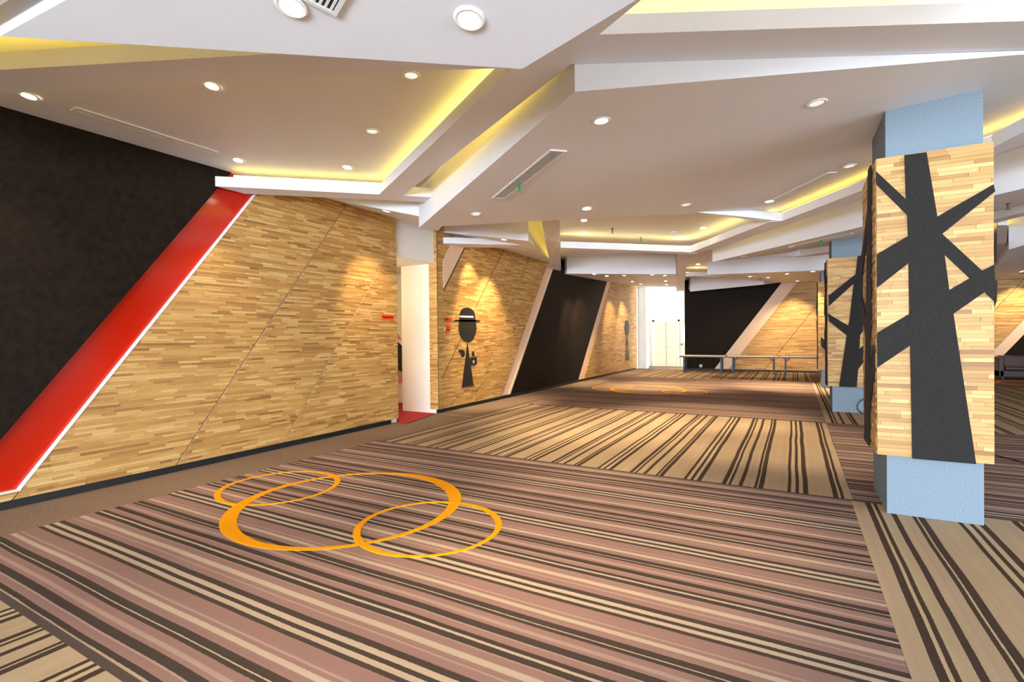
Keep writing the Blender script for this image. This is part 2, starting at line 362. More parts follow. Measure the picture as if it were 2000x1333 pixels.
def clad(poly, frame, parent, singles=0, score=None, thick=0.03, row=0.028, seed=1, name='wood_panel', lmin=0.12, lmax=0.46):
    """convex polygon in wall coordinates (u, v): a backing board carrying wood strips.
    frame = (origin, udir, normal); v is up."""
    org, ud, nd = Vector(frame[0]), Vector(frame[1]), Vector(frame[2])
    mp = lambda u, v, t: org + ud * u + Vector((0, 0, v)) + nd * t
    board = MB().extr([poly], mp, 0.0, thick - 0.012).build(name, 'woodback', parent)
    L = poly_lines(poly); rng = random.Random(seed)
    u0, u1 = min(p[0] for p in poly), max(p[0] for p in poly); v0, v1 = min(p[1] for p in poly), max(p[1] for p in poly)
    strips = []; v = v0
    while v < v1 - 1e-4:
        vv = min(v + row, v1); u = u0 - rng.random() * 0.4
        while u < u1:
            ln = rng.uniform(lmin, lmax); q = [(u, v), (u + ln, v), (u + ln, vv), (u, vv)]; full = True
            for l in L:
                k = clip(q, l)
                if k != q: full = False
                q = k
                if len(q) < 3: break
            if len(q) >= 3: strips.append((q, rng.uniform(0.0, 0.007), full))
            u += ln
        v = vv
    idx = set()
    if singles:
        cand = [i for i, s in enumerate(strips) if s[2]]
        cand.sort(key=lambda i: -score(strips[i][0])); idx = set(cand[:singles])
    mb = MB(); gp = 0.0006
    rot = Matrix((ud, nd.cross(ud) if False else Vector((0, 0, 1)), nd)).transposed().to_4x4()
    for i, (q, dz, full) in enumerate(strips):
        if i in idx:
            o = bpy.data.objects.new('wood_strip', UNIT_ME); COL.objects.link(o); o.parent = board
            (ua, va), (ub, _), (_, vb) = q[0], q[1], q[2]
            us, vs = [p[0] for p in q], [p[1] for p in q]
            c = mp((min(us) + max(us)) / 2, (min(vs) + max(vs)) / 2, thick - 0.013)
            o.matrix_world = Matrix.Translation(c) @ rot @ Matrix.Diagonal((max(us) - min(us) - gp * 2, max(vs) - min(vs) - gp * 2, 0.013 + dz, 1))
        else:
            n = len(q); b = len(mb.v)
            cu, cv = sum(p[0] for p in q) / n, sum(p[1] for p in q) / n
            mb.v += [tuple(mp(p[0] + math.copysign(gp, cu - p[0]), p[1] + math.copysign(gp, cv - p[1]), t)) for t in (thick - 0.013, thick + dz) for p in q]
            mb.f += [tuple(b + n + j for j in range(n))] + [(b + j, b + (j + 1) % n, b + n + (j + 1) % n, b + n + j) for j in range(n)]
    if mb.v:
        s = mb.build('wood_strips', 'wood', board); s['kind'] = 'stuff'
    return board
def dist_score(frame):
    org, ud = Vector(frame[0]), Vector(frame[1])
    def f(q):
        us, vs = [p[0] for p in q], [p[1] for p in q]
        c = org + ud * (sum(us) / 4) + Vector((0, 0, sum(vs) / 4)) - Vector((0, 0, 1.6))
        vis = 1.0 if (us[0] > 2.0 or org.x > -6) else 0.0
        return vis * (max(us) - min(us)) / max(0.5, c.length)
    return f
LW = ((-6.62, 0, 0), (0, 1, 0), (1, 0, 0))      # left wall: u = Y
ZB, ZT = 0.085, 4.10
K = 1.385                                        # slope of the slanting joints
def yl(y_at, z_at, z): return y_at + (z - z_at) / K
def quad_slant(ya, za, yb, zb, z0=ZB, z1=ZT):
    return [(yl(ya, za, z0), z0), (yl(yb, zb, z0), z0), (yl(yb, zb, z1), z1), (yl(ya, za, z1), z1)]
GW = 0.026
# first bay: dark panel, red band, three timber panels
def slab(poly, name, mat, frame, t0, t1, parent):
    org, ud, nd = Vector(frame[0]), Vector(frame[1]), Vector(frame[2])
    mp = lambda u, v, t: org + ud * u + Vector((0, 0, v)) + nd * t
    return MB().extr([poly], mp, t0, t1).build(name, mat, parent)
RZ = 0.17
slab([(-14.0, RZ), (yl(1.39, RZ, RZ), RZ), (yl(1.39, RZ, ZT), ZT), (-14.0, ZT)], 'dark_panel', 'dark', LW, 0.0, 0.07, wall_left)
slab([(1.39, RZ), (1.88, RZ), (yl(1.88, RZ, ZT), ZT), (yl(1.39, RZ, ZT), ZT)], 'red_band', 'red', LW, 0.0, 0.015, wall_left)
slab([(1.875, RZ), (1.89, RZ), (yl(1.89, RZ, ZT), ZT), (yl(1.875, RZ, ZT), ZT)], 'band_trim', 'white', LW, 0.0, 0.078, wall_left)
slab([(-14.0, RZ - 0.012), (1.89, RZ - 0.012), (1.89, RZ), (-14.0, RZ)], 'band_trim', 'white', LW, 0.0, 0.078, wall_left)
clad([(-2.0, ZB), (1.82, ZB), (1.88, RZ - 0.012), (-2.0, RZ - 0.012)], LW, wall_left, thick=0.07, seed=3)
clad([(yl(1.895, RZ, ZB), ZB), (yl(3.3, 0.07, ZB) - GW, ZB), (yl(3.3, 0.07, ZT) - GW, ZT), (yl(1.895, RZ, ZT), ZT), (1.895, RZ)], LW, wall_left, singles=190, score=dist_score(LW), thick=0.07, seed=5)
clad([(yl(3.3, 0.07, ZB), ZB), (yl(4.77, 0.07, ZB) - GW, ZB), (7.22 - GW, 3.46), (7.22, ZT), (yl(3.3, 0.07, ZT), ZT)], LW, wall_left, singles=90, score=dist_score(LW), thick=0.07, seed=6)
clad([(yl(4.77, 0.07, ZB), ZB), (7.22, ZB), (7.22, 3.46), (yl(4.77, 0.07, 3.46), 3.46)], LW, wall_left, singles=20, score=dist_score(LW), thick=0.07, seed=8)
for ya in (3.3, 4.77):
    zt = ZT if ya == 3.3 else 3.46
    slab([(yl(ya, 0.07, ZB) - GW, ZB), (yl(ya, 0.07, ZB), ZB), (yl(ya, 0.07, zt), zt), (yl(ya, 0.07, zt) - GW, zt)], 'joint_strip', 'edge', LW, 0.0, 0.05, wall_left)
    slab([(yl(ya, 0.07, ZB) - 0.006, ZB), (yl(ya, 0.07, ZB) - 0.001, ZB), (yl(ya, 0.07, zt) - 0.001, zt), (yl(ya, 0.07, zt) - 0.006, zt)], 'joint_edge', 'signpale', LW, 0.05, 0.064, wall_left)  # pale sliver, the lit edge of the joint put in as colour
# second bay
K = 1.30
clad([(8.49, ZB), (yl(9.77, 0.04, ZB) - GW, ZB), (yl(9.77, 0.04, ZT) - GW, ZT), (8.49, ZT)], LW, wall_left, thick=0.07, seed=11)
clad([(yl(9.77, 0.04, ZB), ZB), (yl(11.02, 0.07, ZB), ZB), (yl(11.02, 0.07, ZT), ZT), (yl(9.77, 0.04, ZT), ZT)], LW, wall_left, thick=0.07, seed=12)
slab([(8.56, 0.73), (8.575, 0.73), (11.4, 4.05), (11.385, 4.05)], 'joint_strip', 'edge', LW, 0.07, 0.081, wall_left)
slab([(yl(9.77, 0.04, ZB) - GW, ZB), (yl(9.77, 0.04, ZB), ZB), (yl(9.77, 0.04, ZT), ZT), (yl(9.77, 0.04, ZT) - GW, ZT)], 'joint_strip', 'edge', LW, 0.0, 0.062, wall_left)
slab([(8.66, 2.62), (9.62, 3.86), (9.10, 3.86), (8.66, 3.25)], 'slanted_niche', 'band', LW, 0.05, 0.084, wall_left)
slab([(8.66, 2.60), (9.66, 3.88), (9.63, 3.89), (8.655, 2.64)], 'niche_edge', 'edge', LW, 0.05, 0.09, wall_left)
slab([(yl(11.02, 0.07, ZB), ZB), (yl(11.5, 0.01, ZB), ZB), (yl(11.5, 0.01, ZT), ZT), (yl(11.02, 0.07, ZT), ZT)], 'cream_band', 'band', LW, 0.0, 0.03, wall_left)
slab([(yl(11.42, 0.01, ZB), ZB), (yl(11.5, 0.01, ZB), ZB), (yl(11.5, 0.01, ZT), ZT), (yl(11.42, 0.01, ZT), ZT)], 'band_trim', 'band', LW, 0.0, 0.05, wall_left)
K2_ = K; K = 1.17
blk = [(11.5 + (ZB - 0.01) / 1.30, ZB), (yl(16.3, 0.09, ZB), ZB), (yl(16.3, 0.09, ZT), ZT), (11.5 + (ZT - 0.01) / 1.30, ZT)]
slab(blk, 'dark_panel', 'dark', LW, 0.0, 0.07, wall_left)
slab([(yl(16.3, 0.09, ZB), ZB), (yl(16.85, 0.09, ZB), ZB), (yl(16.85, 0.09, ZT), ZT), (yl(16.3, 0.09, ZT), ZT)], 'cream_band', 'band', LW, 0.0, 0.05, wall_left)
clad([(yl(16.85, 0.09, ZB), ZB), (23.75, ZB), (23.75, ZT), (yl(16.85, 0.09, ZT), ZT)], LW, wall_left, thick=0.07, seed=14, lmin=0.25, lmax=0.8)
# the return face of the second timber wall at the opening
RW = ((-6.76, 8.472, 0), (1, 0, 0), (0, -1, 0))
clad([(0.0, ZB), (0.21, ZB), (0.21, ZT), (0.0, ZT)], RW, wall_left, thick=0.03, seed=15)
kick = struct(MB().box(-6.62, -6.575, -14, 7.05, 0, ZB).box(-6.62, -6.575, 8.47, 23.75, 0, ZB).build('baseboard_left', 'black'), 'black recessed kick strip along the left wall')
# far wall: u = X, normal -Y
FWR = ((0, 23.95, 0), (1, 0, 0), (0, -1, 0))
K = 1.386
def xl(x_at, z_at, z): return x_at + (z - z_at) / K
slab([(-4.38, ZB), (xl(-3.18, 0, ZB), ZB), (xl(-3.18, 0, ZT), ZT), (-4.38, ZT)], 'dark_panel', 'dark', FWR, 0.0, 0.07, wall_far)
slab([(xl(-3.18, 0, ZB), ZB), (xl(-2.6, 0, ZB), ZB), (xl(-2.6, 0, ZT), ZT), (xl(-3.18, 0, ZT), ZT)], 'cream_band', 'band', FWR, 0.0, 0.03, wall_far)
clad([(xl(-2.6, 0, ZB), ZB), (xl(-1.2, 0, ZB), ZB), (xl(-1.2, 0, ZT), ZT), (xl(-2.6, 0, ZT), ZT)], FWR, wall_far, thick=0.07, seed=21, lmin=0.25, lmax=0.8)
clad([(xl(-1.2, 0, ZB) + 0.02, ZB), (xl(4.45, 0, ZB), ZB), (xl(4.45, 0, ZT), ZT), (xl(-1.2, 0, ZT) + 0.02, ZT)], FWR, wall_far, thick=0.07, seed=22, lmin=0.25, lmax=0.8)
clad([(xl(4.45, 0, ZB) + 0.02, ZB), (xl(5.45, 0, ZB), ZB), (xl(5.45, 0, ZT), ZT), (xl(4.45, 0, ZT) + 0.02, ZT)], FWR, wall_far, thick=0.07, seed=23, lmin=0.25, lmax=0.8)
slab([(xl(5.45, 0, ZB), ZB), (xl(5.85, 0, ZB), ZB), (xl(5.85, 0, ZT), ZT), (xl(5.45, 0, ZT), ZT)], 'cream_band', 'band', FWR, 0.0, 0.05, wall_far)
slab([(xl(5.85, 0, ZB), ZB), (12, ZB), (12, ZT), (xl(5.85, 0, ZT), ZT)], 'dark_panel', 'dark', FWR, 0.0, 0.07, wall_far)
for xj in (-1.2, 4.45):
    slab([(xl(xj, 0, ZB), ZB), (xl(xj, 0, ZB) + 0.02, ZB), (xl(xj, 0, ZT) + 0.02, ZT), (xl(xj, 0, ZT), ZT)], 'joint_strip', 'edge', FWR, 0.0, 0.06, wall_far)
struct(MB().box(-4.38, 12, 23.9, 23.95, 0, ZB).build('baseboard_far', 'black'), 'black kick strip along the far wall')

# ------------------------------------------------------------------ ceiling
ceiling = struct(MB().box(-10.2, 12.2, -14.4, 28, TOPZ, TOPZ + 0.2).build('ceiling', 'paint'), 'white plaster ceiling of folded panels and light coves')
DK = TOPZ
def zB(x, y): return 3.3640 + 0.0472 * x + 0.0295 * y
def zD(x, y): return 2.2735 + 0.1026 * x + 0.0955 * y
def zE(x, y): return 2.2307 - 0.2487 * x
def zG(x, y): return 2.6559 - 0.1838 * x
def zL(x, y): return 2.7370 - 0.0596 * x + 0.0335 * y
def zM(x, y): return 2.6742 - 0.0117 * x + 0.0438 * y
def zS(x, y): return 3.1848 + 0.2319 * x - 0.0491 * y
def on(f, pts): return [(x, y, f(x, y)) for x, y in pts]
def flat(z, pts): return [(x, y, z) for x, y in pts]
def panel(pts, top=DK): return prism('ceiling_panel', pts, top, 'paint', ceiling)
def beam(pts, th='0.13'): return prism('ceiling_beam', pts, th, 'paint', ceiling)
def led(path, z, mat='led', wd=0.03, z1=None):
    dz = 0 if z1 is None else z1 - z
    for (a, b) in zip(path[:-1], path[1:]):
        d = Vector((b[0] - a[0], b[1] - a[1], 0)); 
        if d.length < 0.05: continue
        n = Vector((-d.y, d.x, 0)).normalized() * wd / 2
        v = []
        for zz in (z, z + 0.02):
            for p, s in ((a, 1), (b, 1), (b, -1), (a, -1)): v.append((p[0] + n.x * s, p[1] + n.y * s, zz + (dz if p is b else 0)))
        meshobj('led_strip', v, [(3, 2, 1, 0), (4, 5, 6, 7), (0, 1, 5, 4), (1, 2, 6, 5), (2, 3, 7, 6), (3, 0, 4, 7)], mat, ceiling)
# near shard above the viewer
panel(on(lambda x, y: 3.5 - 0.15 * y, [(-3.92, 1.08), (-1.34, 2.53), (-0.62, 2.32), (1.75, 1.63), (1.75, 1.47)]))
# upper panels
prism('ceiling_panel', flat(3.84, [(-6.62, 1.02), (-5.56, 1.49), (-2.64, 2.82), (-1.38, 3.42), (-4.85, 5.65), (-6.62, 4.6)]), '0.04', 'paint', ceiling)   # above the dark wall
prism('ceiling_panel', flat(3.74, [(-3.3, 7.5), (-1.0, 8.3), (0.67, 9.8), (-0.9, 12.2), (-2.6, 13.1), (-4.9, 10.9)]), '0.1', 'paint', ceiling)
# main chevron of beams
beam(flat(3.60, [(-6.62, 0.69), (-5.08, 1.39), (-3.08, 2.31), (-1.45, 3.06), (1.5, 1.22), (1.75, 1.47), (-1.12, 3.21), (1.30, 4.46), (4.3, 6.0), (4.43, 6.45), (1.43, 4.91), (-1.18, 3.61), (-1.42, 3.45), (-1.82, 3.28), (-2.64, 2.85), (-5.56, 1.52), (-6.62, 1.05)]))
beam(flat(3.60, [(-1.82, 3.28), (-1.42, 3.45), (-4.77, 5.41), (-4.63, 5.56), (-4.0, 6.1), (-4.2, 6.3), (-4.81, 5.77), (-6.45, 4.32), (-6.55, 4.22), (-6.55, 3.82), (-6.45, 3.91), (-5.02, 5.20)]))
# central slab over the pillar
panel(on(zB, [(-1.40, 3.47), (-5.05, 6.08), (-3.20, 7.25), (-2.19, 7.89), (-1.10, 8.70), (0.02, 9.68), (1.25, 8.25), (2.3, 6.85), (4.2, 3.6), (4.2, 6.2), (1.43, 4.93)][:8] + [(1.9, 5.2), (1.39, 4.91)]))
panel(on(zB, [(1.9, 5.2), (2.3, 6.85), (4.2, 7.4), (4.2, 6.3)]))
# beam at its far and right edges
beam([(-1.10, 8.70, 3.565), (-0.17, 9.19, 3.42), (-0.33, 9.22, 3.42), (-1.47, 8.30, 3.56)])
beam(flat(3.42, [(-0.17, 9.19), (0.79, 7.74), (1.71, 6.69), (1.83, 6.28), (3.4, 4.4), (3.55, 4.9), (1.96, 6.73), (0.84, 8.27), (-1.52, 11.48), (-2.12, 11.80), (-4.27, 9.72), (-4.17, 9.48), (-1.97, 11.57), (-0.33, 9.14)]))
# shards along the left wall
panel(on(zE, [(-6.62, 5.57), (-5.10, 6.12), (-4.7, 6.28), (-6.62, 8.6)]))
panel(on(zG, [(-6.62, 8.7), (-4.59, 8.86), (-6.04, 12.91), (-6.62, 14.2)]))
beam(flat(3.62, [(-6.55, 8.67), (-6.35, 8.83), (-5.0, 9.95), (-5.1, 10.2), (-6.48, 9.33), (-6.6, 9.3)]))
beam([(-3.71, 7.65, 3.55), (-3.42, 7.74, 3.55), (-6.44, 14.65, 3.70), (-6.6, 14.9, 3.7), (-6.6, 14.2, 3.7), (-6.42, 13.82, 3.70)])
# slab before the corridor
panel(on(zL, [(-6.39, 15.0), (-3.13, 15.73), (-3.9, 20.5), (-4.4, 23.95), (-4.4, 26.5), (-6.62, 26.5), (-6.62, 15.3)]))
beam([(-2.47, 12.51, 3.55), (-2.03, 12.71, 3.55), (-2.34, 13.25, 3.55), (-3.78, 20.64, 3.60), (-4.36, 23.9, 3.62), (-4.75, 23.9, 3.62)], '0.3')
# slab over the second pillar
panel(on(zD, [(-1.66, 12.52), (2.38, 8.19), (5.2, 5.2), (5.2, 9.6), (3.3, 12.2), (0.72, 14.20), (-0.47, 13.96)]))
beam(flat(3.5, [(-0.44, 13.84), (0.12, 14.10), (0.72, 13.75), (0.9, 14.24), (0.21, 14.34)]))
panel(on(zM, [(-2.27, 15.98), (0.80, 16.80), (3.0, 17.4), (5.0, 23.95), (-0.3, 23.95), (-0.64, 22.38)]))
beam(flat(3.5, [(-3.09, 17.05), (-2.81, 16.9), (-2.10, 17.73), (-2.2, 18.0)]))
prism('ceiling_panel', flat(3.80, [(-2.5, 13.4), (-1.9, 13.2), (-1.7, 18.5), (-3.3, 18.5)]), '0.1', 'paint', ceiling)
panel([(-3.76, 21.78, 3.40), (-1.00, 21.43, 3.50), (-0.3, 23.95, 3.80), (-4.2, 23.95, 3.72)])
# right-hand bay
beam(flat(3.6, [(3.08, 12.05), (3.36, 11.57), (5.5, 9.4), (5.6, 9.9), (3.46, 11.93), (3.19, 12.5)]))
beam([(3.32, 12.68, 3.6), (3.49, 12.79, 3.6), (5.38, 19.96, 3.5), (5.07, 19.5, 3.5)], '0.4')
panel(on(zS, [(4.10, 14.96), (5.6, 13.6), (7.6, 23.95), (5.9, 23.95)]))
prism('ceiling_panel', flat(3.62, [(5.6, -14.2), (12, -14.2), (12, 23.95), (7.6, 23.95), (5.6, 13.6)]), DK, 'paint', ceiling)
# cove lamps lying on the beams
led([(-6.5, 0.84), (-5.05, 1.5), (-3.05, 2.41), (-1.55, 3.1)], 3.735, 'ledcool')
led([(-6.5, 1.0), (-5.5, 1.46), (-3.6, 2.34)], 3.735)
led([(-6.5, 1.13), (-5.5, 1.58), (-2.7, 2.86)], 3.882, 'led')
led([(-1.0, 3.36), (1.26, 4.53), (4.26, 6.07)], 3.735, 'lednear')
led([(-1.3, 3.47), (1.36, 4.82)], 3.735)
led([(-1.72, 3.34), (-4.94, 5.27), (-6.4, 3.98)], 3.735, 'ledw')
led([(-1.5, 3.44), (-4.70, 5.35)], 3.735)
led([(-0.17, 9.28), (0.84, 7.80), (1.76, 6.75), (3.35, 4.75)], 3.555, 'led', 0.02)
led([(-4.2, 9.62), (-2.0, 11.70), (-0.25, 9.26)], 3.552, 'ledcool', 0.025)
led([(-3.62, 7.85), (-6.38, 13.85)], 3.685, z1=3.835)
led([(-3.2, 17.1), (-2.2, 17.75)], 3.64, 'ledw')
panel(flat(3.38, [(-6.62, 0.66), (-3.9, 0.99), (1.75, 1.38), (1.75, -4.0), (-6.62, -4.0)]))  # added slab, mostly out of view, shading the near shard from window daylight
led([(-4.6, 0.925), (-3.9, 1.01), (-1.0, 1.21)], 3.85, 'ledlow')
led([(3.2, 12.2), (5.4, 9.8)], 3.735)
led([(3.45, 13.0), (5.2, 19.4)], 4.005, z1=3.905)

# ------------------------------------------------------------------ downlights
def make_downlight(name, lit):
    root = empty(name)
    prof = [(0.052, 0.0), (0.075, 0.0), (0.078, -0.006), (0.07, -0.012), (0.055, -0.010)]
    n = 24; v = []; f = []
    for r, z in prof:
        for i in range(n): a = 2 * PI * i / n; v.append((r * math.cos(a), r * math.sin(a), z))
    for k in range(len(prof)):
        for i in range(n): f.append((k * n + i, k * n + (i + 1) % n, ((k + 1) % len(prof)) * n + (i + 1) % n, ((k + 1) % len(prof)) * n + i))
    meshobj('trim_ring', v, f, 'white', root)
    MB().lathe([(0.053, -0.001), (0.053, -0.006), (0.035, -0.0095), (0.001, -0.0105)], 20).build('lamp_face', 'lamp_on' if lit else 'lamp_dim', root)
    return root
proto = {1: make_downlight('downlight', True), 0: make_downlight('downlight', False)}
used = {0: False, 1: False}
def downlight(x, y, z, lit, label, group, power=60, tilt=None, normal=None, cone=66, spot=True):
    if used[lit]: o = copy_tree(proto[lit])
    else: o = proto[lit]; used[lit] = True
    o.location = (x, y, z)
    if normal: o.rotation_euler = Vector(normal).to_track_quat('Z', 'Y').to_euler()
    tag(o, label, 'light', group)
    if lit and spot:
        l = bpy.data.lights.new('downlight_beam', 'SPOT'); l.energy = power; l.color = (1.0, 0.77, 0.47)
        l.spot_size = rad(cone); l.spot_blend = 0.7; l.shadow_soft_size = 0.05
        so = bpy.data.objects.new('downlight_beam', l); COL.objects.link(so); so.location = (x, y, z - 0.03)
        if tilt: so.rotation_euler = Vector(tilt).to_track_quat('-Z', 'Y').to_euler()
DL = {
 'T': ([(-2.16, 1.65, 3.2525, 1), (-1.40, 2.09, 3.1865, 1)], 'on the lowest ceiling shard', (0, 0.15, 1), 110),
 'A': ([(-6.05, 1.85, 3.84, 1), (-4.45, 2.58, 3.84, 1), (-6.02, 3.8, 3.84, 1), (-5.07, 4.68, 3.84, 1), (-2.83, 3.33, 3.84, 0), (-3.96, 4.01, 3.84, 0)], 'in the ceiling panel above the near dark wall', None, 90),
 'B': ([(-1.41, 4.08, 3.42, 1), (-2.6, 6.86, 3.44, 1), (-0.32, 8.49, 3.6, 1), (0.17, 4.89, 3.52, 0), (-3.92, 5.97, 3.35, 0), (-1.39, 7.75, 3.53, 0), (0.58, 7.21, 3.6, 0)], 'in the big ceiling slab over the nearest tree pillar', (-0.0472, -0.0295, 1), 300),
 'K': ([(-3.37, 8.74, 3.74, 1), (-3.82, 9.91, 3.74, 1), (-1.58, 10.62, 3.74, 1), (-2.21, 11.52, 3.74, 1)], 'in the recessed ceiling panel with the slot vent and smoke detector', None, 520),
 'E': ([(-5.71, 6.08, 3.65, 1)], 'in the small tilted shard above the first timber wall', (0.2487, 0, 1), 170),
 'G': ([(-5.2, 8.95, 3.612, 1), (-6.12, 9.56, 3.78, 1), (-5.81, 10.3, 3.72, 1)], 'in the tilted shard above the hat figure', (0.1838, 0, 1), 300),
 'L': ([(-5.57, 15.3, 3.58, 1), (-5.43, 16.11, 3.596, 1), (-4.79, 15.95, 3.556, 1), (-5.49, 19.35, 3.71, 1), (-5.67, 21.21, 3.783, 1), (-3.85, 15.75, 3.493, 1), (-3.55, 16.13, 3.487, 1), (-4.17, 19.1, 3.623, 1), (-4.68, 21.63, 3.739, 1)], 'in the low ceiling slab leading to the corridor', (0.0596, -0.0335, 1), 330),
 'Q': ([(-2.6, 16.41, 3.8, 1), (-2.76, 17.27, 3.8, 1)], 'in the narrow yellow recess beside the corridor beam', None, 250),
 'M': ([(-1.24, 17.84, 3.47, 1), (-0.77, 18.92, 3.512, 1), (-0.2, 17.5, 3.443, 1), (0.1, 22.34, 3.651, 1), (0.47, 17.02, 3.414, 1)], 'in the ceiling slab above the folding tables', (0.0117, -0.0438, 1), 480),
 'D': ([(-0.99, 12.4, 3.356, 0), (0.12, 13.56, 3.58, 0), (-0.06, 11.85, 3.399, 0), (1.2, 11.06, 3.453, 0)], 'in the ceiling slab over the second tree pillar', (-0.1026, -0.0955, 1), 0),
 'S': ([(6.9, 23.2, 3.645, 1), (6.51, 22.6, 3.585, 1)], 'in the ceiling shard above the brown sofa', (-0.2319, 0.0491, 1), 210),
}
TILT = {('E', 0): (-0.45, 0.35, -1), ('G', 0): (-0.5, 0.5, -1), ('G', 1): (-0.22, 0.1, -1), ('G', 2): (-0.35, 0.1, -1), ('L', 0): (-0.45, 0.2, -1), ('L', 1): (-0.6, 0.3, -1), ('L', 3): (-0.5, 0.3, -1), ('L', 4): (-0.4, 0.2, -1), ('M', 3): (-0.1, 0.8, -1), ('S', 0): (-0.2, 0.45, -1), ('S', 1): (0, 0.7, -1), ('M', 1): (-0.3, 1.4, -1)}
LBL = {
 ('T', 0): 'lit round downlight next to the short vent on the lowest ceiling shard', ('T', 1): 'lit round downlight near the point of the lowest ceiling shard, away from the vent',
 ('A', 0): 'lit downlight at the beam end of the long vent above the near dark wall', ('A', 1): 'lit downlight right beside the light beam edge in the panel above the dark wall',
 ('A', 2): 'lit downlight above the top of the red band', ('A', 3): 'lit downlight near the inner corner of the glowing cove above the first timber wall',
 ('A', 4): 'dimmed downlight beside the diagonal yellow cove at the tapering end of the panel', ('A', 5): 'dimmed downlight in the middle of the panel above the dark wall',
 ('B', 0): 'lit downlight near the blunt corner of the big slab, beside the ribboned vent', ('B', 1): 'lit downlight at the long straight back edge of the big slab',
 ('B', 2): 'lit downlight at the end of the narrow vent beside the cove', ('B', 3): 'dimmed downlight in front of the nearest tree pillar',
 ('B', 4): 'dimmed downlight in the sharp tip of the big slab above the white opening', ('B', 5): 'dimmed downlight between the two lit ones along the back edge of the big slab',
 ('B', 6): 'dimmed downlight at the pillar end of the narrow vent',
 ('K', 0): 'lit downlight of the recessed panel closest to the big slab edge', ('K', 1): 'lit downlight of the recessed panel beside the sprinkler',
 ('K', 2): 'lit downlight by the diagonal yellow cove of the recessed panel', ('K', 3): 'lit downlight next to the smoke detector in the recessed panel',
 ('G', 0): 'lit downlight of the shard above the hat figure closest to its white edge', ('G', 1): 'lit downlight above the hat figure beside the white beam end', ('G', 2): 'lit downlight of the shard above the hat figure farthest from its white edge'}
for k, (lst, where, nrm, pw) in DL.items():
    for i, (x, y, z, lit) in enumerate(lst):
        downlight(x, y, z, lit, LBL.get((k, i), ('lit' if lit else 'dimmed') + ' round recessed downlight ' + where), 'downlights ' + where + (' lit' if lit else ' dimmed'), pw, TILT.get((k, i)), nrm)

# ------------------------------------------------------------------ slot vents
def vent(c, ang, ln, wd, nsl, label, normal=None, ribbon=None):
    root = empty('slot_vent', c)
    rz = Matrix.Rotation(ang, 4, 'Z')
    if normal:
        q = Vector(normal).to_track_quat('Z', 'Y').to_matrix().to_4x4()
        q = Vector((0, 0, 1)).rotation_difference(Vector(normal).normalized()).to_matrix().to_4x4()
        rz = q @ rz
    root.matrix_world = Matrix.Translation(c) @ rz
    h = wd / 2; L = ln / 2; e = 0.022
    MB().box(-L, L, -h, -h + e, -0.012, 0.0).box(-L, L, h - e, h, -0.012, 0.0).box(-L, -L + e, -h + e, h - e, -0.012, 0).box(L - e, L, -h + e, h - e, -0.012, 0).build('vent_frame', 'vent', root)
    MB().box(-L + e, L - e, -h + e, h - e, -0.003, -0.001).build('vent_cavity', 'ventdark', root)
    gap = (wd - 2 * e) / nsl; sm = None
    for i in range(nsl):
        y = -h + e + gap * (i + 0.5)
        if sm is None:
            s = MB().box(-L + e, L - e, -0.006, 0.006, -0.010, -0.004).build('vent_slat', 'vent', root); sm = s.data
        else:
            s = bpy.data.objects.new('vent_slat', sm); COL.objects.link(s); s.parent = root
        s.location = (0, y, 0)
    if ribbon is not None:
        MB().box(ribbon, ribbon + 0.02, -0.02, -0.016, -0.13, -0.01).box(ribbon + 0.01, ribbon + 0.03, -0.012, -0.008, -0.1, -0.01).build('ribbon', 'green', root)
    tag(root, label, 'vent'); return root
vent((-6.02, 2.84, 3.84), PI / 2, 1.36, 0.13, 4, 'long slim slot vent beside the near dark wall')
vent((-2.625, 4.99, zB(-2.625, 4.99)), math.atan2(1.03, -1.29), 1.66, 0.18, 5, 'slot vent with a green ribbon in the big slab over the nearest pillar', (-0.0472, -0.0295, 1), 0.18)
vent((0.10, 7.90, zB(0.10, 7.90)), math.atan2(-1.18, 0.73), 1.20, 0.12, 3, 'narrow slot vent beside the cove at the slab edge near the pillar', (-0.0472, -0.0295, 1))
vent((-3.01, 10.74, 3.74), math.atan2(0.97, 0.91), 1.33, 0.14, 4, 'slot vent with a green ribbon in the recessed panel with the sprinkler', None, 0.15)
vent((-1.81, 1.61, 3.2585), math.atan2(-0.35, 0.8), 0.5, 0.18, 5, 'short slot vent on the lowest ceiling shard', (0, 0.15, 1))
vent((0.43, 11.18, zD(0.43, 11.18)), math.atan2(-0.61, 0.96), 1.14, 0.12, 3, 'slot vent with a green ribbon in the slab over the second pillar', (-0.1026, -0.0955, 1), 0.0)
vent((-1.0, 18.4, zM(-1.0, 18.4)), math.atan2(1.08, 0.47), 0.9, 0.12, 3, 'slot vent between downlights above the folding tables', (0.0117, -0.0438, 1), 0.0)
def sprinkler(c, label):
    r = empty('sprinkler', c)
    MB().lathe([(0.035, 0), (0.035, -0.006), (0.012, -0.01), (0.012, -0.05), (0.02, -0.055), (0.012, -0.06)], 14).build('sprinkler_body', 'brass', r)
    MB().lathe([(0.004, -0.06), (0.004, -0.085), (0.032, -0.088), (0.032, -0.091)], 14).build('deflector', 'brass', r)
    tag(r, label, 'sprinkler')
sprinkler((-3.16, 9.74, 3.74), 'small sprinkler head beside the ribboned slot vent in the recessed panel')
sprinkler((2.84, 10.4, zD(2.84, 10.4)), 'small sprinkler head in the ceiling to the right of the tree pillar')
r = empty('smoke_detector', (-2.17, 10.72, 3.74))
MB().lathe([(0.07, 0), (0.07, -0.02), (0.05, -0.035), (0.02, -0.045)], 20).build('detector_body', 'white', r); MB().lathe([(0.072, 0), (0.072, -0.008), (0.06, -0.008)], 20).build('detector_base', 'white', r)
tag(r, 'round white smoke detector on the recessed ceiling panel', 'smoke detector')

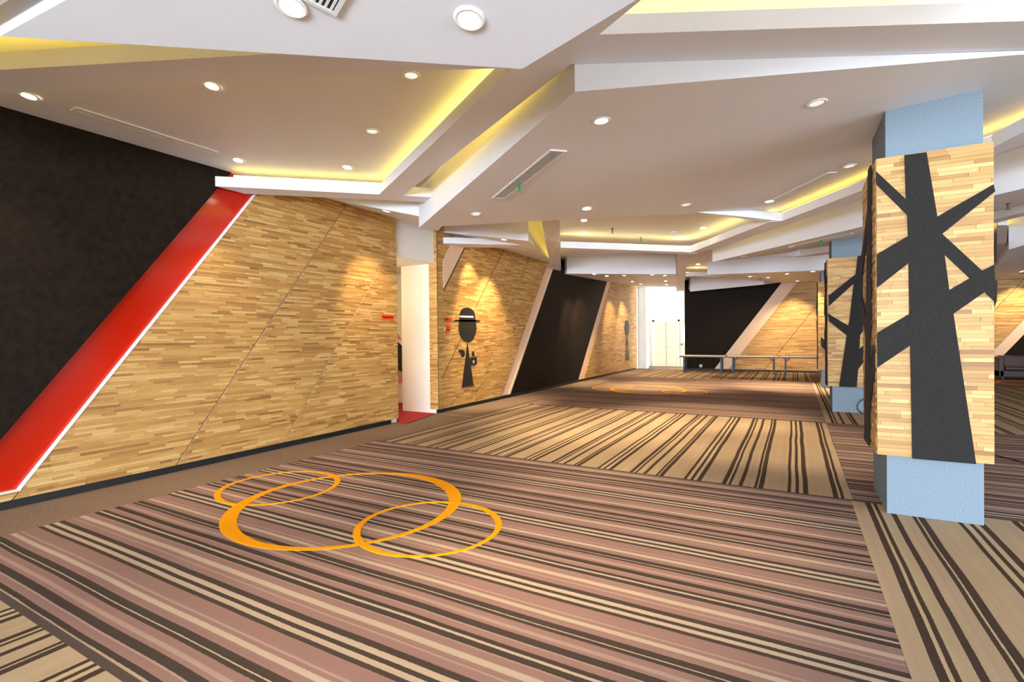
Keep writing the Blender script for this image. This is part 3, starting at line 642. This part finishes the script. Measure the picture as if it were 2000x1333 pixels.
# ------------------------------------------------------------------ tree pillars
TREE1 = [(0.827, 3.122), (0.975, 3.118), (1.044, 2.569), (1.394, 2.783), (1.404, 2.724), (1.075, 2.421), (1.324, 2.096), (1.397, 2.14), (1.408, 1.831), (1.341, 1.924), (1.145, 1.754), (1.284, 0.523), (0.872, 0.523), (0.861, 1.492), (0.632, 1.298), (0.632, 1.602), (0.856, 1.762), (0.852, 2.196), (0.632, 1.998), (0.632, 2.292), (0.849, 2.429), (0.843, 2.611), (0.629, 2.907), (0.629, 3.016), (0.836, 2.743)]
HOLE1 = [(1.089, 2.252), (1.25, 2.041), (1.119, 1.951)]
TREE2 = [(1.101, 3.138), (1.24, 3.138), (1.2, 2.0), (1.19, 1.66), (1.133, 1.559), (1.121, 1.29), (1.216, 1.382), (1.35, 1.5), (1.35, 1.24), (1.214, 1.081), (1.096, 0.877), (1.074, 0.523), (0.776, 0.523), (0.909, 1.561), (0.612, 1.848), (0.591, 2.013), (0.936, 1.756), (0.96, 1.9), (1.029, 2.59), (0.605, 2.154), (0.605, 2.373), (1.062, 2.779)]
def remap(poly, x0, x1, a0, a1, flip=False):
    out = []
    for x, z in poly:
        t = (x - x0) / (x1 - x0); t = min(1, max(0, t)); t = 1 - t if flip else t
        out.append((a0 + (a1 - a0) * t, z))
    return out
def pillar(x0, y0, wx, wy, ztop, label, near, tree, hole, side_tree, seed):
    root = empty('tree_pillar', (x0 + wx / 2, y0 + wy / 2, 0))
    inv = Matrix.Translation(-Vector(root.location))
    def put(o):
        o.matrix_parent_inverse = Matrix.Identity(4); o.data.transform(inv) if o.data.users == 1 else None
        return o
    core = MB().box(-wx / 2, wx / 2, -wy / 2, wy / 2, 0, ztop).build('pillar_core', 'fabric', root, 0.006)
    cx0, cx1, cy0, cy1, z0, z1 = -wx / 2 - 0.075, wx / 2 + 0.045, -wy / 2 - 0.07, wy / 2 + 0.075, 0.53, 3.13
    wdx, wdy = cx1 - cx0, cy1 - cy0
    faces = [((cx0, cy0 + 0.03, 0), (1, 0, 0), (0, -1, 0), wdx, near), ((cx0 + 0.03, cy1, 0), (0, -1, 0), (-1, 0, 0), wdy, 0), ((cx1 - 0.03, cy0, 0), (0, 1, 0), (1, 0, 0), wdy, 0), ((cx1, cy1 - 0.03, 0), (-1, 0, 0), (0, 1, 0), wdx, 0)]
    for i, (org, ud, nd, L, sing) in enumerate(faces):
        u0 = 0.0 if i in (0, 3) else 0.03; u1 = L - u0
        clad([(u0, z0), (u1, z0), (u1, z1), (u0, z1)], (org, ud, nd), root, singles=sing, score=lambda q: abs(q[1][0] - q[0][0]), thick=0.03, seed=seed + i, name='wood_cladding', row=0.033, lmin=0.12, lmax=0.5)
    wx0 = x0 + wx / 2; 
    loops = [[(x - wx0, z) for x, z in tree]] + ([[(x - wx0, z) for x, z in hole]] if hole else [])
    yf = cy0 - 0.009
    MB().extr(loops, lambda u, v, t: (u, yf - t, v), 0.0, 0.012).build('tree_cutout', 'felt', root)
    st = remap(side_tree, 0.6, 1.4, cy0 + 0.0, cy1, True)
    MB().extr([st], lambda u, v, t: (cx0 - 0.009 - t, u, v), 0.0, 0.012).build('tree_cutout', 'felt', root)
    st = remap(side_tree, 0.6, 1.4, cy0, cy1, False)
    MB().extr([st], lambda u, v, t: (cx1 + 0.009 + t, u, v), 0.0, 0.012).build('tree_cutout', 'felt', root)
    return tag(root, label, 'pillar')
pillar(0.705, 5.50, 0.65, 0.86, 3.75, 'tree pillar with light grey base standing where four striped carpet fields meet', 240, TREE1, HOLE1, TREE2, 40)
pillar(0.665, 12.17, 0.64, 0.86, 3.80, 'tree pillar with a black cable lying at its foot', 60, TREE2, None, TREE1, 50)
pillar(0.685, 17.40, 0.64, 0.86, 3.80, 'tree pillar standing closest to the folding tables', 0, [(1.36 + 0.66 - x, z) for x, z in TREE2][::-1], None, TREE2, 60)

# ------------------------------------------------------------------ folding tables
def make_table(name, L):
    root = empty(name)
    top = MB().box(-L / 2, L / 2, -0.36, 0.3, 0.70, 0.74).build('tabletop', 'tabletop', root, 0.004)
    MB().box(-L / 2 - 0.004, L / 2 + 0.004, -0.364, -0.36, 0.655, 0.70).box(-L / 2 - 0.004, L / 2 + 0.004, 0.3, 0.304, 0.655, 0.70).box(-L / 2 - 0.004, -L / 2, -0.3, 0.3, 0.655, 0.70).box(L / 2, L / 2 + 0.004, -0.3, 0.3, 0.655, 0.70).build('edge_band', 'steel', top)
    MB().box(-L / 2 + 0.1, L / 2 - 0.1, -0.26, -0.235, 0.66, 0.70).box(-L / 2 + 0.1, L / 2 - 0.1, 0.235, 0.26, 0.66, 0.70).build('apron_rail', 'steel', root)
    for s in (-1, 1):
        x = s * (L / 2 - 0.17)
        for y in (-0.245, 0.245):
            lg = MB().box(x - 0.03, x + 0.03, y - 0.022, y + 0.022, 0.0, 0.70).build('leg', 'steel', root)
            MB().box(x - 0.028, x + 0.028, y - 0.028, y + 0.028, 0.0, 0.02).build('foot_cap', 'cable', lg)
            MB().tube((x - s * 0.02, y, 0.52), (x - s * 0.2, y, 0.69), 0.009, 8).build('brace', 'steel', root)
        MB().box(x - 0.015, x + 0.015, -0.223, 0.223, 0.1, 0.13).build('crossbar', 'steel', root)
        MB().box(x - 0.015, x + 0.015, -0.223, 0.223, 0.6, 0.63).build('crossbar', 'steel', root)
    return root
tb = make_table('folding_table', 1.82)
tabs = [(-3.40, 22.62, 'long folding table standing before the dark panel of the far wall'), (-1.47, 22.62, 'middle long folding table of the row along the far wall'), (0.42, 22.62, 'long folding table at the pillar end of the row by the far wall')]
for i, (x, y, lb) in enumerate(tabs):
    o = tb if i == 0 else copy_tree(tb)
    o.location = (x, y, 0); tag(o, lb, 'table', 'folding tables along the far wall')
# wall socket
r = empty('wall_socket', (-3.69, 23.88, 0.21))
MB().box(-0.06, 0.06, -0.012, 0.0, -0.06, 0.06).build('face_plate', 'white', r, 0.003); MB().box(-0.025, 0.025, -0.014, -0.011, -0.025, 0.025).build('socket_insert', 'ventdark', r)
tag(r, 'white square wall socket low on the dark far wall', 'socket')
# sofa
r = empty('sofa', (7.0, 23.2, 0))
MB().box(-1.0, 1.0, -0.42, 0.42, 0.08, 0.30).build('base', 'leather', r, 0.02)
for s in (-1, 1): MB().box(s * 1.0 - 0.14 * (1 + s) / 2 - 0.14 * (1 - s) / 2 + (0.14 if s < 0 else 0) , s * 1.0 + (0.14 if s < 0 else 0), -0.42, 0.42, 0.08, 0.74).build('arm', 'leather', r, 0.03)
for x in (-0.43, 0.43): MB().box(x - 0.42, x + 0.42, -0.44, 0.3, 0.30, 0.44).build('seat_cushion', 'leather', r, 0.04)
MB().box(-0.86, 0.86, 0.2, 0.42, 0.30, 0.78).build('backrest', 'leather', r, 0.05)
for x in (-0.9, 0.9):
    for y in (-0.36, 0.36): MB().box(x - 0.03, x + 0.03, y - 0.03, y + 0.03, 0, 0.08).build('foot', 'cable', r)
tag(r, 'dark brown leather sofa against the far right wall', 'sofa')
# cables
def cable(name, pts, rr, label):
    cu = bpy.data.curves.new(name, 'CURVE'); cu.dimensions = '3D'; sp = cu.splines.new('NURBS'); sp.points.add(len(pts) - 1)
    for p, q in zip(sp.points, pts): p.co = (*q, 1)
    sp.use_endpoint_u = True; sp.order_u = 3; cu.bevel_depth = rr; cu.bevel_resolution = 2; cu.resolution_u = 8
    tmp = bpy.data.objects.new(name, cu); COL.objects.link(tmp)
    me = bpy.data.meshes.new_from_object(tmp.evaluated_get(bpy.context.evaluated_depsgraph_get())); bpy.data.objects.remove(tmp)
    return tag(link(name, me, 'cable'), label, 'cable')
cable('cable', [(1.28, 12.12, 0.30), (1.26, 12.08, 0.30), (1.16, 12.04, 0.29), (1.07, 12.02, 0.2), (1.07, 11.98, 0.08), (1.16, 11.93, 0.02), (1.3, 11.9, 0.012), (1.6, 11.9, 0.012)], 0.010, 'black cable looping at the foot of the second tree pillar')
cable('cable', [(2.0, 9.2, 0.008), (2.24, 8.71, 0.008), (2.42, 8.36, 0.008), (2.7, 7.8, 0.008), (3.4, 6.9, 0.008)], 0.008, 'thin black cable lying across the carpet right of the tree pillar')

# ------------------------------------------------------------------ hat figure, signs, poster
DX = -6.536
def wall_poly(name, loops, mat, parent, t0, t1): return MB().extr(loops, lambda u, v, t: (DX + t, u, v), t0, t1).build(name, mat, parent)
def local(loops, oy, oz): return [[(a - oy, b - oz) for a, b in L] for L in loops]
def ell(cy, cz, a, b, n=40, t0=0, t1=2 * PI): return [(cy + a * math.cos(t0 + (t1 - t0) * i / n), cz + b * math.sin(t0 + (t1 - t0) * i / n)) for i in range(n)]
def figure(oy, label, female=False):
    root = empty('wall_figure', (0, oy - 9.53, 0))
    def P(name, L, mat='decal', t1=0.008): return wall_poly(name, [L], mat, root, 0.0, t1)
    P('hat_crown', [(9.236, 2.10)] + [(9.541 + 0.31 * math.cos(a), 2.10 + 0.185 * math.sin(a)) for a in [PI - PI * i / 20 for i in range(21)]])
    P('hat_band', [(9.25, 2.052), (9.78, 2.058), (9.78, 2.095), (9.25, 2.088)], 'paper', 0.006)
    P('hat_band_edge', [(9.78, 2.05), (9.85, 2.05), (9.855, 2.10), (9.78, 2.10)])
    P('hat_brim', [(8.973, 1.972), (9.12, 1.995), (9.25, 2.0), (9.86, 2.01), (9.98, 2.005), (10.104, 1.990), (9.98, 1.965), (9.86, 1.962), (9.25, 1.95), (9.12, 1.955)])
    P('head', [(9.228, 2.05)] + [(9.545 - 0.355 * math.cos(PI * i / 24) , 1.84 - 0.352 * math.sin(PI * i / 24)) for i in range(25)] + [(9.86, 2.05)])
    P('body', [(9.525, 1.48), (9.286, 0.469), (9.753, 0.468)])
    P('hand', [(9.168, 1.293), (9.18, 1.325), (9.30, 1.322), (9.36, 1.315), (9.40, 1.285), (9.415, 1.22), (9.39, 1.165), (9.34, 1.148), (9.29, 1.165), (9.26, 1.22), (9.24, 1.265), (9.19, 1.268)])
    P('hand', ell(9.755, 1.22, 0.05, 0.055, 20))
    P('bag_handle', [(9.69, 1.12), (9.705, 1.12), (9.705, 1.165), (9.80, 1.165), (9.80, 1.12), (9.815, 1.12), (9.815, 1.182), (9.69, 1.182)])
    P('bag', [(9.631, 1.13), (9.88, 1.138), (9.895, 1.13), (9.895, 0.968), (9.88, 0.96), (9.64, 0.952)], 'decal', 0.012)
    P('clasp', ell(9.758, 1.03, 0.034, 0.034, 16), 'paper', 0.014); P('clasp_inset', ell(9.752, 1.03, 0.02, 0.022, 16), 'decal', 0.016)
    return tag(root, label, 'wall decal')
figure(9.53, 'black hat-wearing stick figure decal with a handbag on the timber wall')
root = empty('wall_figure', (0, 22.1, 0))
for nm, L in (('head', ell(0, 1.95, 0.35, 0.35)), ('leg', [(-0.25, 0.5), (-0.05, 0.5), (-0.12, 1.3)]), ('leg', [(0.08, 0.5), (0.28, 0.5), (0.12, 1.3)]), ('body', [(-0.2, 1.2), (0.2, 1.2), (0.0, 1.6)])):
    wall_poly(nm, [L], 'decal', root, 0.0, 0.008)
tag(root, 'dark figure decal on the timber wall by the bright corridor', 'wall decal')
def sign(y0, y1, z0, z1, text, ty, tz, size, label, pale=False):
    r = empty('wall_sign', (DX, (y0 + y1) / 2, (z0 + z1) / 2))
    w2, h2 = (y1 - y0) / 2, (z1 - z0) / 2
    MB().box(0, 0.006, -w2, w2, -h2, h2).build('plate', 'sign', r)
    if pale: MB().box(0, 0.008, -w2 - 0.05, -w2, -h2 + 0.03, h2 - 0.03).build('pale_tab', 'signpale', r)
    cu = bpy.data.curves.new('lettering', 'FONT'); cu.body = text; cu.size = size; cu.align_x = 'CENTER'; cu.align_y = 'CENTER'; cu.extrude = 0.001; cu.offset = 0.0015
    t = bpy.data.objects.new('lettering', cu); COL.objects.link(t)
    me = bpy.data.meshes.new_from_object(t.evaluated_get(bpy.context.evaluated_depsgraph_get())); bpy.data.objects.remove(t)
    o = link('lettering', me, 'signtext', r)
    o.matrix_local = Matrix(((0, 0, 1, 0.008), (1, 0, 0, ty), (0, 1, 0, tz), (0, 0, 0, 1)))
    tag(r, label, 'sign')
sign(6.80, 7.10, 1.93, 2.035, 'Praying Room', 0, 0.005, 0.05, 'small orange sign reading Praying Room beside the white opening')
sign(8.66, 8.93, 1.945, 2.03, 'Toilet', -0.05, 0.005, 0.05, 'wide orange sign left of the hat figure')
sign(8.70, 8.86, 1.72, 1.86, 'Toilet', 0, -0.02, 0.045, 'small upright orange sign with a pale tab below the wide sign', True)
sign(23.3, 23.5, 1.93, 2.03, 'Toilet', 0, 0.0, 0.05, 'tiny red sign at the end of the timber wall near the corridor')
r = empty('poster', (-8.9, 9.49, 1.1))
MB().box(-0.47, 0.47, -0.012, 0.0, -0.64, 0.66).build('poster_sheet', 'paper', r)
MB().extr([[(-0.4, -0.4), (0.46, -0.45), (0.46, 0.3), (0.3, 0.42), (-0.4, 0.42)]], lambda u, v, t: (u, -0.012 - t, v), 0, 0.004).build('poster_dark_shape', 'decal', r)
MB().extr([[(-0.4, 0.45), (0.30, 0.64), (0.44, 0.46)]], lambda u, v, t: (u, -0.012 - t, v), 0, 0.004).build('poster_pink_shape', 'pink', r)
MB().extr([[(0.2, -0.62), (0.46, -0.62), (0.46, -0.35), (0.34, -0.3)]], lambda u, v, t: (u, -0.012 - t, v), 0, 0.006).build('poster_pink_shape', 'pink', r)
tag(r, 'dark and pink poster seen through the white opening', 'poster')
